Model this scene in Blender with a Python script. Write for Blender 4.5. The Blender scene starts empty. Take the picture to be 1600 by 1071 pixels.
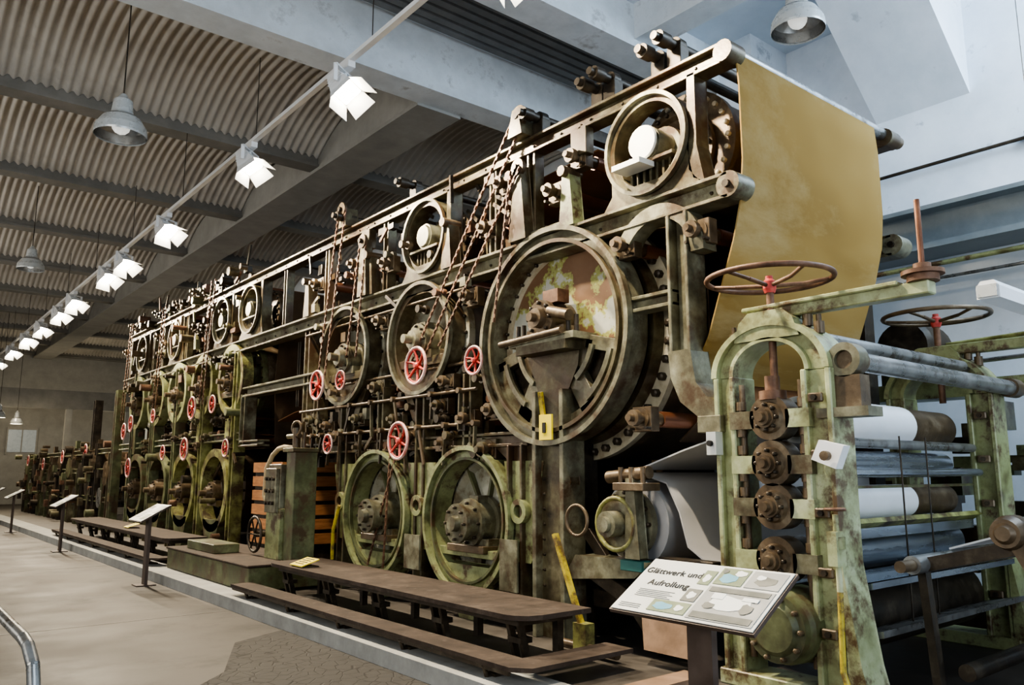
import bpy, math, random
from mathutils import Vector, Matrix
R=random.Random(7)
C=bpy.context.scene.collection
pi=math.pi
# ---------------------------------------------------------------- materials
def mat(name,ramp,scale=3.0,rough=.6,metal=0.0,bump=.15,detail=8,grime=None,gscale=1.2,glo=.45,ghi=.65,rr=.12,emit=None,stretch=None,cell=None,spec=.5):
    m=bpy.data.materials.new(name);m.use_nodes=True
    nt=m.node_tree;N=nt.nodes;L=nt.links;b=N["Principled BSDF"]
    b.inputs["Specular IOR Level"].default_value=spec
    tc=N.new("ShaderNodeTexCoord");src=tc.outputs["Object"]
    if stretch:
        mp=N.new("ShaderNodeMapping");mp.inputs["Scale"].default_value=stretch
        L.new(src,mp.inputs[0]);src=mp.outputs[0]
    n=N.new("ShaderNodeTexNoise");n.inputs["Scale"].default_value=scale;n.inputs["Detail"].default_value=detail;n.inputs["Roughness"].default_value=.65
    L.new(src,n.inputs["Vector"])
    r=N.new("ShaderNodeValToRGB");e=r.color_ramp.elements
    while len(e)<len(ramp): e.new(.5)
    for i,(p_,c) in enumerate(ramp):
        e[i].position=p_;e[i].color=(*c,1)
    L.new(n.outputs["Fac"],r.inputs[0]);col=r.outputs[0]
    if grime:
        g=N.new("ShaderNodeTexNoise");g.inputs["Scale"].default_value=gscale;g.inputs["Detail"].default_value=10;g.inputs["Roughness"].default_value=.7
        L.new(src,g.inputs["Vector"])
        mr=N.new("ShaderNodeMapRange");mr.inputs[1].default_value=glo;mr.inputs[2].default_value=ghi
        L.new(g.outputs["Fac"],mr.inputs[0])
        mx=N.new("ShaderNodeMixRGB");mx.inputs[2].default_value=(*grime,1)
        L.new(mr.outputs[0],mx.inputs[0]);L.new(col,mx.inputs[1]);col=mx.outputs[0]
    hgt=n.outputs["Fac"]
    if cell:
        v=N.new("ShaderNodeTexVoronoi");v.feature='DISTANCE_TO_EDGE';v.inputs["Scale"].default_value=cell;L.new(src,v.inputs["Vector"])
        mr=N.new("ShaderNodeMapRange");mr.inputs[1].default_value=.0;mr.inputs[2].default_value=.06;L.new(v.outputs["Distance"],mr.inputs[0])
        mx=N.new("ShaderNodeMixRGB");mx.inputs[1].default_value=(.025,.022,.02,1);L.new(mr.outputs[0],mx.inputs[0]);L.new(col,mx.inputs[2]);col=mx.outputs[0];hgt=mr.outputs[0]
    L.new(col,b.inputs["Base Color"])
    b.inputs["Metallic"].default_value=metal
    rm=N.new("ShaderNodeMapRange");rm.inputs[1].default_value=.3;rm.inputs[2].default_value=.7
    rm.inputs[3].default_value=max(.05,rough-rr);rm.inputs[4].default_value=min(1,rough+rr)
    L.new(n.outputs["Fac"],rm.inputs[0]);L.new(rm.outputs[0],b.inputs["Roughness"])
    if bump:
        bp=N.new("ShaderNodeBump");bp.inputs["Strength"].default_value=bump;bp.inputs["Distance"].default_value=.02
        L.new(hgt,bp.inputs["Height"]);L.new(bp.outputs[0],b.inputs["Normal"])
    if emit:
        b.inputs["Emission Color"].default_value=(*emit[0],1);b.inputs["Emission Strength"].default_value=emit[1]
    return m
def flat(name,c,rough=.5,metal=0,emit=None):
    return mat(name,[(.3,tuple(x*.9 for x in c)),(.7,c)],8,rough,metal,.03,3,emit=emit)
M={}
M['iron']=mat('weathered_olive_iron',[(.30,(.028,.021,.012)),(.45,(.080,.065,.036)),(.58,(.145,.128,.074)),(.74,(.27,.25,.165))],4,.42,.3,.25,grime=(.066,.037,.018),gscale=2.2,glo=.46,ghi=.6)
M['grey']=mat('olive_grey_iron',[(.3,(.062,.053,.034)),(.48,(.15,.14,.09)),(.6,(.23,.225,.155)),(.74,(.35,.35,.26))],4.5,.4,.25,.2,grime=(.072,.043,.022),gscale=2.5,glo=.49,ghi=.62)
M['green']=mat('pale_green_paint',[(.3,(.10,.09,.04)),(.42,(.20,.21,.095)),(.55,(.32,.36,.18)),(.72,(.48,.51,.33))],3.5,.4,.05,.2,grime=(.085,.052,.024),gscale=3.5,glo=.49,ghi=.6)
M['cgreen']=mat('calender_green_paint',[(.3,(.13,.115,.055)),(.42,(.27,.285,.145)),(.55,(.40,.44,.25)),(.72,(.58,.60,.42))],3,.4,.05,.2,grime=(.10,.062,.03),gscale=4,glo=.5,ghi=.62)
M['dgreen']=mat('dark_green_paint',[(.3,(.04,.038,.018)),(.5,(.105,.115,.052)),(.7,(.20,.215,.11))],3.5,.5,.05,.2,grime=(.08,.05,.024),gscale=3,glo=.48,ghi=.6)
M['lime']=mat('yellow_green_paint',[(.3,(.09,.08,.022)),(.5,(.24,.24,.075)),(.7,(.40,.41,.17))],4,.5,.05,.2,grime=(.06,.038,.018),gscale=3,glo=.47,ghi=.6)
M['rust']=mat('rusty_iron',[(.3,(.05,.024,.013)),(.5,(.145,.074,.043)),(.7,(.27,.155,.095))],6,.55,.3,.25)
M['copper']=mat('brown_roll',[(.3,(.12,.045,.022)),(.6,(.25,.105,.054)),(.75,(.37,.20,.115))],3,.38,.3,.08,stretch=(.3,2,2))
M['dark']=mat('dark_oily_iron',[(.3,(.013,.010,.007)),(.55,(.05,.037,.024)),(.75,(.12,.10,.07))],6,.45,.4,.25)
M['brown']=mat('brown_oily_steel',[(.3,(.055,.036,.02)),(.55,(.13,.092,.055)),(.75,(.27,.22,.15))],6,.42,.35,.25)
M['steel']=mat('worn_steel',[(.3,(.18,.18,.17)),(.7,(.42,.42,.42))],5,.32,.75,.08,grime=(.1,.07,.045),gscale=4,glo=.55,ghi=.7)
M['chrome']=mat('polished_roll',[(.3,(.28,.31,.36)),(.7,(.46,.50,.55))],3,.25,.8,.03,stretch=(.3,2,2))
M['plate']=mat('peeling_cylinder_head',[(.30,(.58,.58,.51)),(.50,(.46,.47,.41)),(.515,(.36,.37,.13)),(.54,(.31,.32,.11)),(.555,(.19,.105,.058)),(.72,(.22,.13,.075))],1.9,.36,.1,.12,detail=5)
M['plate2']=mat('dull_cylinder_head',[(.3,(.50,.50,.43)),(.48,(.37,.365,.29)),(.57,(.21,.175,.115)),(.7,(.11,.085,.052))],3.2,.42,.2,.15)
M['flange']=mat('cream_flange',[(.3,(.60,.56,.45)),(.5,(.46,.42,.31)),(.7,(.24,.19,.12))],4,.45,.1,.15)
M['felt']=mat('brown_felt',[(.3,(.185,.112,.032)),(.5,(.25,.158,.050)),(.7,(.315,.21,.075))],1.4,.95,0,.05,3,stretch=(.25,2.6,.3),grime=(.36,.27,.13),gscale=2.4,glo=.5,ghi=.75,spec=.1)
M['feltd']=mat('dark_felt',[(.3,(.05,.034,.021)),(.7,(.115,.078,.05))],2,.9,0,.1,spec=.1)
M['felto']=mat('rust_brown_felt',[(.3,(.19,.09,.04)),(.7,(.30,.155,.078))],2,.85,0,.1,spec=.1)
M['paper']=mat('grey_paper_web',[(.3,(.50,.50,.52)),(.7,(.60,.60,.62))],2,.75,0,.04,4)
M['paperg']=mat('darker_grey_paper',[(.3,(.42,.41,.41)),(.7,(.50,.49,.49))],2,.8,0,.04,4)  # slightly darker grey than the other paper web
M['white']=mat('white_paper',[(.3,(.75,.77,.80)),(.7,(.85,.87,.9))],2,.6,0,.02,4)
M['red']=mat('red_handwheel_paint',[(.3,(.30,.03,.02)),(.55,(.50,.06,.05)),(.75,(.6,.18,.15))],9,.4,0,.1)
M['pink']=mat('worn_white_rim',[(.3,(.55,.12,.10)),(.5,(.66,.42,.38)),(.7,(.8,.72,.68))],9,.4,.1,.1)
M['yellow']=mat('yellow_paint',[(.3,(.35,.26,.03)),(.55,(.58,.46,.05)),(.75,(.68,.56,.1))],7,.45,0,.15,grime=(.14,.09,.04),gscale=6,glo=.5,ghi=.62)
M['tag']=flat('yellow_tag',(.9,.72,.03))
M['black']=flat('black_ink',(.006,.006,.006),.8)
M['wood']=mat('walkway_planks',[(.3,(.028,.019,.014)),(.55,(.062,.045,.035)),(.75,(.11,.085,.068))],5,.8,0,.35,grime=(.13,.11,.09),gscale=9,glo=.58,ghi=.78,spec=.25)
M['crate']=mat('orange_wood',[(.3,(.24,.095,.03)),(.7,(.46,.21,.08))],4,.7,0,.2,stretch=(1,1,8))
M['board']=mat('brown_boards',[(.3,(.14,.085,.05)),(.7,(.29,.185,.12))],4,.7,0,.2)
M['hose']=mat('tan_hose',[(.3,(.30,.22,.12)),(.7,(.45,.36,.22))],4,.6,0,.1)
M['teal']=flat('teal_paint',(.03,.13,.12))
M['lampw']=flat('white_lamp_housing',(.78,.78,.78),.4)
M['lampg']=flat('grey_enamel_shade',(.55,.57,.57),.3,.2)
M['bluesteel']=mat('grey_steel_girder',[(.3,(.17,.195,.21)),(.7,(.26,.29,.30))],3,.6,.1,.08)
M['hot']=flat('hot_lens',(1,1,1),.3,0,((1,.90,.70),90))
M['bulb']=flat('frosted_bulb',(.8,.8,.75),.3,0,((.95,.95,.9),.6))
M['pane']=flat('dim_window_pane',(.3,.32,.32),.3,0,((.8,.85,.8),.12))
M['warm']=flat('warm_bulb',(1,.95,.8),.3,0,((1,.88,.6),25))
M['post']=mat('sign_post_brown',[(.3,(.06,.04,.03)),(.7,(.11,.08,.065))],6,.5,.3,.08)
M['panel']=flat('sign_panel_white',(.66,.67,.64),.5)
M['pgrey']=flat('print_grey',(.28,.29,.29),.5)
M['pdark']=flat('print_dark',(.05,.06,.05),.5)
M['pblue']=flat('print_blue',(.08,.32,.46),.5)
M['pgreen']=flat('print_green',(.12,.17,.07),.5)
M['plight']=flat('print_light',(.80,.82,.80),.5)
M['ceil']=mat('corrugated_sheet',[(.3,(.44,.41,.37)),(.7,(.61,.58,.53))],.9,.6,.1,.05,6,grime=(.34,.31,.27),gscale=.7,glo=.5,ghi=.7)
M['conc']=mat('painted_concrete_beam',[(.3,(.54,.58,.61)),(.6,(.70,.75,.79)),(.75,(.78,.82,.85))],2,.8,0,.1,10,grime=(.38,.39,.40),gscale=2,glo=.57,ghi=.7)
M['concd']=mat('dark_concrete_beam',[(.3,(.16,.155,.14)),(.7,(.26,.25,.23))],2,.85,0,.1)  # darkest of the concrete tones
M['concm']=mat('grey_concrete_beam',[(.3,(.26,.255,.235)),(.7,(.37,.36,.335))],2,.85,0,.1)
M['wall']=mat('whitewashed_wall',[(.3,(.62,.68,.74)),(.6,(.76,.81,.87)),(.75,(.82,.87,.92))],1.3,.85,0,.08,10,grime=(.46,.50,.55),gscale=2.5,glo=.6,ghi=.68)
M['ceilw']=mat('whitewashed_ceiling',[(.3,(.52,.58,.64)),(.7,(.66,.72,.79))],1,.85,0,.05,8)
M['slat']=mat('dark_slats',[(.3,(.12,.125,.13)),(.7,(.20,.21,.215))],3,.7,0,.05)
M['floor']=mat('worn_concrete_floor',[(.3,(.045,.039,.033)),(.5,(.075,.066,.057)),(.7,(.115,.103,.091))],1.1,.62,0,.08,12,grime=(.036,.032,.028),gscale=.8,glo=.5,ghi=.66,spec=.3)
M['pave']=mat('old_cobble_paving',[(.3,(.028,.026,.024)),(.7,(.062,.058,.053))],3,.75,0,.3,10,cell=9,spec=.25)
M['curb']=mat('concrete_curb',[(.3,(.26,.26,.245)),(.7,(.42,.42,.40))],4,.85,0,.2,10,spec=.25)
M['pit']=mat('dark_oily_floor',[(.3,(.035,.030,.025)),(.7,(.095,.082,.07))],3,.6,0,.2,10)
# ---------------------------------------------------------------- builder
class B:
    def __init__(s,name,parent=None):
        s.name=name;s.parent=parent;s.v=[];s.f=[];s.m=[];s.s=[];s.mats=[]
    def mi(s,k):
        if k not in s.mats:s.mats.append(k)
        return s.mats.index(k)
    def add(s,V,F,k,sm=False):
        o=len(s.v);s.v+=[tuple(p) for p in V];i=s.mi(k)
        for f in F:
            s.f.append([o+j for j in f]);s.m.append(i);s.s.append(sm)
    def box(s,x0,x1,y0,y1,z0,z1,k):
        V=[(x,y,z) for x in(x0,x1) for y in(y0,y1) for z in(z0,z1)]
        s.add(V,[(0,1,3,2),(4,6,7,5),(0,4,5,1),(2,3,7,6),(0,2,6,4),(1,5,7,3)],k)
    def beam(s,p,q,w,h,k,up=(0,0,1)):
        p=Vector(p);q=Vector(q);d=(q-p).normalized();u=Vector(up)
        if abs(d.dot(u))>.98:u=Vector((1,0,0))
        a=d.cross(u).normalized();b=a.cross(d).normalized()
        V=[c+a*(i*w/2)+b*(j*h/2) for c in(p,q) for i in(-1,1) for j in(-1,1)]
        s.add(V,[(0,1,3,2),(4,6,7,5),(0,4,5,1),(2,3,7,6),(0,2,6,4),(1,5,7,3)],k)
    def lathe(s,c,ax,prof,k,n=24,caps=True,flatshade=False):
        c=Vector(c);ax=Vector(ax).normalized();u=Vector((0,0,1)) if abs(ax.z)<.9 else Vector((0,1,0))
        a=ax.cross(u).normalized();b=a.cross(ax)
        V=[]
        for t,r in prof:
            for i in range(n):
                an=2*pi*i/n;V.append(c+ax*t+(a*math.cos(an)+b*math.sin(an))*r)
        for j in range(len(prof)-1):
            VV=V[j*n:(j+1)*n]+V[(j+1)*n:(j+2)*n]
            s.add(VV,[(i,(i+1)%n,n+(i+1)%n,n+i) for i in range(n)],k,not flatshade)
        if caps:
            if prof[0][1]>1e-4:s.add(V[:n],[list(range(n))[::-1]],k)
            if prof[-1][1]>1e-4:s.add(V[-n:],[list(range(n))],k)
    def cyl(s,p,q,r,k,n=16,r2=None):
        p=Vector(p);q=Vector(q);s.lathe(p,q-p,[(0,r),((q-p).length,r if r2 is None else r2)],k,n)
    def ring(s,x0,x1,y,z,ro,ri,k,a0=0,a1=360,n=48,ez=1.0):
        full=abs(a1-a0)>=359.9;m=n if full else max(4,int(n*abs(a1-a0)/360))
        def cir(r,x):
            return[(x,y+r*math.cos(math.radians(a0+(a1-a0)*i/m)),z+ez*r*math.sin(math.radians(a0+(a1-a0)*i/m))) for i in range(m if full else m+1)]
        K=m if full else m+1
        for A,Bq,sm in((cir(ro,x0),cir(ro,x1),True),(cir(ri,x0),cir(ri,x1),True),(cir(ro,x0),cir(ri,x0),False),(cir(ro,x1),cir(ri,x1),False)):
            s.add(A+Bq,[(i,(i+1)%K,K+(i+1)%K,K+i) for i in range(m)],k,sm)
        if not full:
            for i in(0,m):
                s.add([cir(ro,x0)[i],cir(ro,x1)[i],cir(ri,x1)[i],cir(ri,x0)[i]],[(0,1,2,3)],k)
    def poly(s,pts,x0,x1,k):
        n=len(pts);V=[(x0,y,z) for y,z in pts]+[(x1,y,z) for y,z in pts]
        s.add(V,[list(range(n)),list(range(n,2*n))[::-1]]+[(i,(i+1)%n,n+(i+1)%n,n+i) for i in range(n)],k)
    def polyv(s,pts,d,k):
        n=len(pts);d=Vector(d);V=[Vector(p) for p in pts]+[Vector(p)+d for p in pts]
        s.add(V,[list(range(n)),list(range(n,2*n))[::-1]]+[(i,(i+1)%n,n+(i+1)%n,n+i) for i in range(n)],k)
    def torus(s,c,ax,Rr,r,k,n=28,m=8,a0=0,a1=2*pi):
        c=Vector(c);ax=Vector(ax).normalized();u=Vector((0,0,1)) if abs(ax.z)<.9 else Vector((0,1,0))
        a=ax.cross(u).normalized();b=a.cross(ax);V=[]
        for i in range(n):
            t=a0+(a1-a0)*i/n;d=a*math.cos(t)+b*math.sin(t)
            for j in range(m):
                q=2*pi*j/m;V.append(c+d*(Rr+r*math.cos(q))+ax*(r*math.sin(q)))
        s.add(V,[(i*m+j,((i+1)%n)*m+j,((i+1)%n)*m+(j+1)%m,i*m+(j+1)%m) for i in range(n) for j in range(m)],k,True)
    def tube(s,pts,r,k,n=8):
        for a,b in zip(pts[:-1],pts[1:]):
            s.cyl(a,b,r,k,n)
        for p in pts[1:-1]: s.ball(p,r,k,n)
    def ball(s,c,r,k,n=10,sx=1):
        s.lathe(c,(1,0,0),[(-r*sx,0)]+[(-r*sx*math.cos(pi*i/6),r*math.sin(pi*i/6)) for i in range(1,6)]+[(r*sx,0)],k,n,False)
    def sheet(s,pts,x0,x1,k,t=.012,sm=True):
        n=len(pts);off=[]
        for i in range(n):
            a=pts[max(0,i-1)];b=pts[min(n-1,i+1)];dy=b[0]-a[0];dz=b[1]-a[1];l=math.hypot(dy,dz) or 1
            off.append((pts[i][0]-dz/l*t,pts[i][1]+dy/l*t))
        for P,fl in((pts,0),(off,1)):
            V=[(x,y,z) for x in(x0,x1) for y,z in P]
            s.add(V,[(i,i+1,n+i+1,n+i) for i in range(n-1)],k,sm)
        for x in(x0,x1):
            V=[(x,y,z) for y,z in pts]+[(x,y,z) for y,z in off]
            s.add(V,[(i,i+1,n+i+1,n+i) for i in range(n-1)],k)
    def iby(s,y0,y1,x,z,w,h,k,t=.03):
        s.box(x-w/2,x+w/2,y0,y1,z-t,z,k);s.box(x-w/2,x+w/2,y0,y1,z-h,z-h+t,k);s.box(x-t/2,x+t/2,y0,y1,z-h+t,z-t,k)
    def ibz(s,y,x,z0,z1,w,d,k,t=.03):
        s.box(x-w/2,x+w/2,y-d/2,y-d/2+t,z0,z1,k);s.box(x-w/2,x+w/2,y+d/2-t,y+d/2,z0,z1,k);s.box(x-t/2,x+t/2,y-d/2+t,y+d/2-t,z0,z1,k)
    def bolts(s,x,y,z,r,n,br,k,a0=0,a1=360,h=.03):
        for i in range(n):
            a=math.radians(a0+(a1-a0)*i/n);c=(x,y+r*math.cos(a),z+r*math.sin(a))
            s.lathe(c,(-1,0,0),[(0,br),(h,br),(h*1.2,br*.5)],k,6)
    def chain(s,p,q,k='rust',w=.026,step=.042):
        p=Vector(p);q=Vector(q);L=(q-p).length;d=(q-p)/L;n=int(L/step)
        for i in range(n):
            a=p+d*(i*step);b=p+d*(i*step+step*1.1)
            if i%2: s.beam(a,b,w,.010,k,(1,0,0))
            else: s.beam(a,b,.012,w,k,(1,0,0))
    def done(s,bevel=0):
        me=bpy.data.meshes.new(s.name);me.from_pydata(s.v,[],s.f)
        for k in s.mats:me.materials.append(M[k])
        me.polygons.foreach_set("material_index",s.m);me.polygons.foreach_set("use_smooth",s.s);me.update()
        o=bpy.data.objects.new(s.name,me);C.objects.link(o)
        if s.parent:o.parent=s.parent
        if bevel:
            md=o.modifiers.new("bevel","BEVEL");md.width=bevel;md.segments=1;md.limit_method='ANGLE';md.angle_limit=math.radians(50)
        return o
def empty(name,loc=(0,0,0)):
    o=bpy.data.objects.new(name,None);o.location=loc;C.objects.link(o);o.empty_display_size=.2;return o
# ---------------------------------------------------------------- camera
f=1240.;p=math.atan(203/f);yw=math.atan(1020/1256.5)
cam=bpy.data.cameras.new("camera");cam.sensor_width=36;cam.lens=36*f/1600;cam.clip_end=200
co=bpy.data.objects.new("camera",cam);co.location=(0,0,1.5);co.rotation_euler=(pi/2+p,0,-yw);C.objects.link(co);bpy.context.scene.camera=co
# ---------------------------------------------------------------- room
XL,XR,Y0,Y1,ZC=-6,10.0,-6,42,7.9
b=B("floor");b.box(XL,3.35,Y0,Y1,-.2,0,'floor');b.box(3.35,XR,Y0,Y1,-.2,.1,'pit')
b.polyv([(1.5,-2,0),(3.33,-2,0),(3.33,7.6,0),(2.75,7.3,0),(2.3,6.3,0),(1.9,5.9,0),(1.5,4.5,0)],(0,0,.004),'pave')
b.box(-2,3.34,9.0,9.03,0,.002,'pit');b.box(-2,3.34,14.5,14.53,0,.002,'pit');b.done()
b=B("wall_right");b.box(XR,XR+.3,Y0,Y1,-.2,ZC+.8,'wall');b.done()
b=B("wall_left");b.box(XL-.3,XL,Y0,Y1,-.2,ZC+.8,'wall');b.done()
b=B("wall_back");b.box(XL,XR,Y1,Y1+.3,-.2,ZC+.8,'concm');b.done()
b=B("wall_front");b.box(XL,XR,Y0-.3,Y0,-.2,ZC+.8,'wall');b.done()
b=B("trim_3");b.box(3.36,3.75,3.4,34,.1,.13,'curb');b.box(3.32,3.36,3.4,34,0,.13,'curb')
b.box(3.75,4.4,3.42,3.6,.1,.2,'board');b.done()
beams=[9.0+3.65*i for i in range(10)]
pitch=.135;nx=int((XR-XL)/pitch*6);na=16
V=[];F=[]
RISE=.55
for i in range(nx+1):
    x=XL+(XR-XL)*i/nx;c=.028*math.sin(i*pi/3)
    for j in range(na+1):
        t=j/na;yy=3.4*t
        Rr=(1.7**2+RISE**2)/(2*RISE);zz=math.sqrt(max(0,Rr*Rr-(yy-1.7)**2))-(Rr-RISE)
        V.append((x,yy,zz+c))
for i in range(nx):
    for j in range(na):
        q=i*(na+1)+j;F.append((q,q+1,q+na+2,q+na+1))
me=bpy.data.meshes.new("corrugated_vault");me.from_pydata(V,[],F);me.materials.append(M['ceil'])
me.polygons.foreach_set("use_smooth",[True]*len(F));me.update()
ce=empty("ceiling")
for i in range(9):
    o=bpy.data.objects.new("vault_sheet_%d"%i,me);o.location=(0,beams[i]+.125,7.0);o.parent=ce;C.objects.link(o)
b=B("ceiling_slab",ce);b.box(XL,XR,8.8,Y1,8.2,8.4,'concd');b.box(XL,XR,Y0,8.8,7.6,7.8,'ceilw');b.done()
b=B("ceiling_beams",ce)
for i,y in enumerate(beams):
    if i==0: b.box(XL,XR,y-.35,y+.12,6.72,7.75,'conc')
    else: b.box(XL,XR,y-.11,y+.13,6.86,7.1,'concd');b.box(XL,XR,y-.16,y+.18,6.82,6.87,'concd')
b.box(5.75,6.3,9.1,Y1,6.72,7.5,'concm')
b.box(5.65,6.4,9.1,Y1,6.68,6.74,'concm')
for i in range(9):
    b.box(-2,9.2,7.0+i*.17,7.12+i*.17,7.5,7.58,'slat')
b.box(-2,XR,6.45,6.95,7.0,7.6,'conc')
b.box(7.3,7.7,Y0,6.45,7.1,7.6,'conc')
b.done()
b=B("wall_pilaster");b.box(9.1,XR-.001,5.9,6.5,.1,7.6,'wall');b.done()
b=B("trim_1");b.polyv([(10,3.5,6.05),(10,3.5,7.6),(8.3,3.5,7.6)],(0,1.15,0),'wall');b.done()
b=B("trim_2")
b.cyl((9.93,Y0,5.27),(9.93,14,5.27),.022,'dark')
for i in range(8): b.box(9.9,9.999,-4+i*2.3,-3.95+i*2.3,5.2,5.34,'dark')
b.box(9.6,9.98,Y0,20,4.15,4.55,'bluesteel');b.box(9.4,9.98,Y0,20,4.08,4.15,'bluesteel');b.box(9.4,9.98,Y0,20,4.55,4.6,'bluesteel')
b.cyl((9.5,Y0,3.9),(9.5,20,3.9),.03,'green');b.cyl((9.6,Y0,3.75),(9.6,20,3.75),.02,'steel')
b.done()
b=B("window_1")
for k in range(2):
    x=2.4+k*2.6
    b.box(x,x+1.1,Y1-.06,Y1-.02,2.4,3.4,'pane')
    b.box(x-.06,x,Y1-.1,Y1-.01,2.3,3.5,'concm');b.box(x+1.1,x+1.16,Y1-.1,Y1-.01,2.3,3.5,'concm')
    b.box(x,x+1.1,Y1-.1,Y1-.01,3.4,3.5,'concm');b.box(x+.53,x+.57,Y1-.1,Y1-.01,2.4,3.4,'concm')
b.done()
b=B("wall_end_frame");b.box(1,9.8,36,36.25,4.0,4.75,'concd')
for x in(3.75,6.2,8.4): b.box(x,x+.22,36,36.25,.1,4.0,'concm')
b.done()
# ---------------------------------------------------------------- machine
PM=empty("paper_machine",(0,0,0))
FX=4.8;BX=7.3
fr=B("side_frames",PM);dr=B("drying_cylinders",PM);rl=B("guide_rolls",PM);hw=B("handwheels",PM);ch=B("chains",PM);sm=B("fittings",PM);ft=B("felts",PM)
TZ=4.72;MZ=3.68
for X in(FX,BX):
    fr.iby(3.3,20.4,X,TZ,.16,.17,'iron');fr.iby(3.3,20.6,X,MZ,.2,.2,'grey' if X==FX else 'iron')
    fr.cyl((X-.09,3.3,TZ-.085),(X+.09,3.3,TZ-.085),.085,'iron',16);fr.cyl((X-.1,3.3,MZ-.1),(X+.1,3.3,MZ-.1),.1,'grey',20)
    fr.cyl((X-.13,3.3,MZ-.1),(X-.1,3.3,MZ-.1),.03,'dark',8)
for i in range(44):
    y=3.5+i*.39;fr.lathe((FX-.015,y,MZ-.1),(-1,0,0),[(0,.018),(.015,.012)],'dark',6)
    fr.lathe((FX-.015,y+.1,TZ-.085),(-1,0,0),[(0,.016),(.015,.01)],'dark',6)
def guide(y,z,r=.06,k='brown',x0=FX-.22,x1=BX+.1,arm=True,stub=True,rk='copper'):
    rl.cyl((FX+.15,y,z),(BX-.1,y,z),r,rk,14)
    if stub:
        rl.lathe((x0,y,z),(1,0,0),[(0,r*.45),(.05,r*.45),(.05,r*1.0),(.10,r*1.0),(.10,r*.65),(.15,r*.65),(.15,r*1.25),(.24,r*1.25),(.24,r*.8),(.4,r*.8)],k,14)
        if arm:
            fr.box(FX-.06,FX+.04,y-r*1.5,y+r*1.5,z-r*1.6,z+r*1.4,k)
            for sy in(-1,1): rl.cyl((FX-.12,y+sy*r*1.3,z-r*1.2),(FX-.06,y+sy*r*1.3,z-r*1.2),.014,'dark',6)
def hub(x,y,z,r,k='brown'):
    dr.lathe((x,y,z),(-1,0,0),[(0,r*1.25),(.05,r*1.25),(.05,r),(.2,r),(.2,r*1.12),(.24,r*1.12),(.24,r*.7),(.32,r*.6),(.32,r*.3),(.42,r*.3)],k,20)
    dr.bolts(x-.24,y,z,r*.9,8,.016,'dark')
    dr.box(x-.2,x+.02,y-r*1.35,y+r*1.35,z-r*1.25,z-r*.7,k)
    dr.box(x-.17,x-.03,y-r*.35,y+r*.35,z+r*.9,z+r*1.25,k)
def drum(y,z,r,x0=FX+.2,headk='plate2',shell='steel',x1=BX-.3):
    dr.lathe((x0,y,z),(1,0,0),[(0,r*.25),(.0,r*.3),(.03,r*.8),(-.03,r*.86),(-.03,r),(.05,r),(.05,r*.985),(x1-x0,r*.985),(x1-x0,r*.2)],headk,40)
    dr.lathe((x0+.06,y,z),(1,0,0),[(0,r*.99),(x1-x0-.12,r*.99)],shell,40,False)
    dr.bolts(x0-.03,y,z,r*.93,22,.02,'dark')
def wheel(y,z,r,x=FX-.32,sp=6,axl=.3,rim='pink'):
    hw.torus((x,y,z),(1,0,0),r,r*.085,rim,30,8)
    hw.torus((x+.004,y,z),(1,0,0),r*.9,r*.06,'red',30,6)
    for i in range(sp):
        a=2*pi*i/sp+.3
        m_=Vector((x+.02,y+r*.5*math.cos(a+.12),z+r*.5*math.sin(a+.12)))
        e_=Vector((x,y+r*.95*math.cos(a),z+r*.95*math.sin(a)))
        hw.cyl((x+.03,y,z),m_,r*.085,'red',6);hw.cyl(m_,e_,r*.075,'red',6)
    hw.lathe((x-.02,y,z),(1,0,0),[(0,r*.12),(.02,r*.2),(.07,r*.2)],'red',12)
    hw.cyl((x,y,z),(x+axl,y,z),.018,'brown',8)
def topdryer(y,r):
    z=4.14
    fr.ring(FX-.1,FX+.08,y,z,r*1.05,r*.88,'iron',n=48);fr.ring(FX-.14,FX-.1,y,z,r*1.08,r*1.0,'grey',n=48)
    fr.poly([(y-r*1.25,MZ),(y-r*1.0,MZ+.12),(y-r*1.02,z-.05),(y-r*.8,z-.1),(y-r*.6,MZ+.14),(y+r*.6,MZ+.14),(y+r*.8,z-.1),(y+r*1.02,z-.05),(y+r*1.0,MZ+.12),(y+r*1.25,MZ)],FX-.08,FX+.06,'iron')
    for i in range(-3,4): fr.box(FX-.06,FX+.02,y+i*r*.17-.012,y+i*r*.17+.012,MZ+.1,z-r*.35,'iron')
    fr.box(FX-.12,FX+.03,y-r*.7,y+r*.7,z-r*.42,z-r*.34,'grey')
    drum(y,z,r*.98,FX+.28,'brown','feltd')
    dr.lathe((FX+.2,y,z),(-1,0,0),[(0,r*.5),(.1,r*.5),(.1,r*.36),(.3,r*.36),(.3,r*.32),(.33,r*.3)],'grey',22)
    fr.poly([(y-r*1.12,MZ+.05),(y-r*1.0,MZ+.3),(y-r*1.05,TZ-.15),(y-r*1.2,TZ-.15),(y-r*1.2,MZ+.3),(y-r*1.35,MZ)],FX-.08,FX+.08,'iron')
topdryer(4.06,.40);topdryer(7.36,.40)
dr.lathe((5.1,3.98,4.16),(1,0,0),[(0,.1),(0,.5),(.06,.5),(.06,.47),(1.9,.47),(1.9,.1)],'brown',48);dr.bolts(5.1,3.98,4.16,.44,26,.022,'flange')
dr.lathe((FX-.135,4.06,4.14),(-1,0,0),[(0,.145),(.02,.14)],'panel',22)
dr.box(FX-.28,FX-.1,3.98,4.28,3.92,3.965,'panel')
for y in(12.6,13.9,16.6,19.0): topdryer(y,.38)
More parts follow.
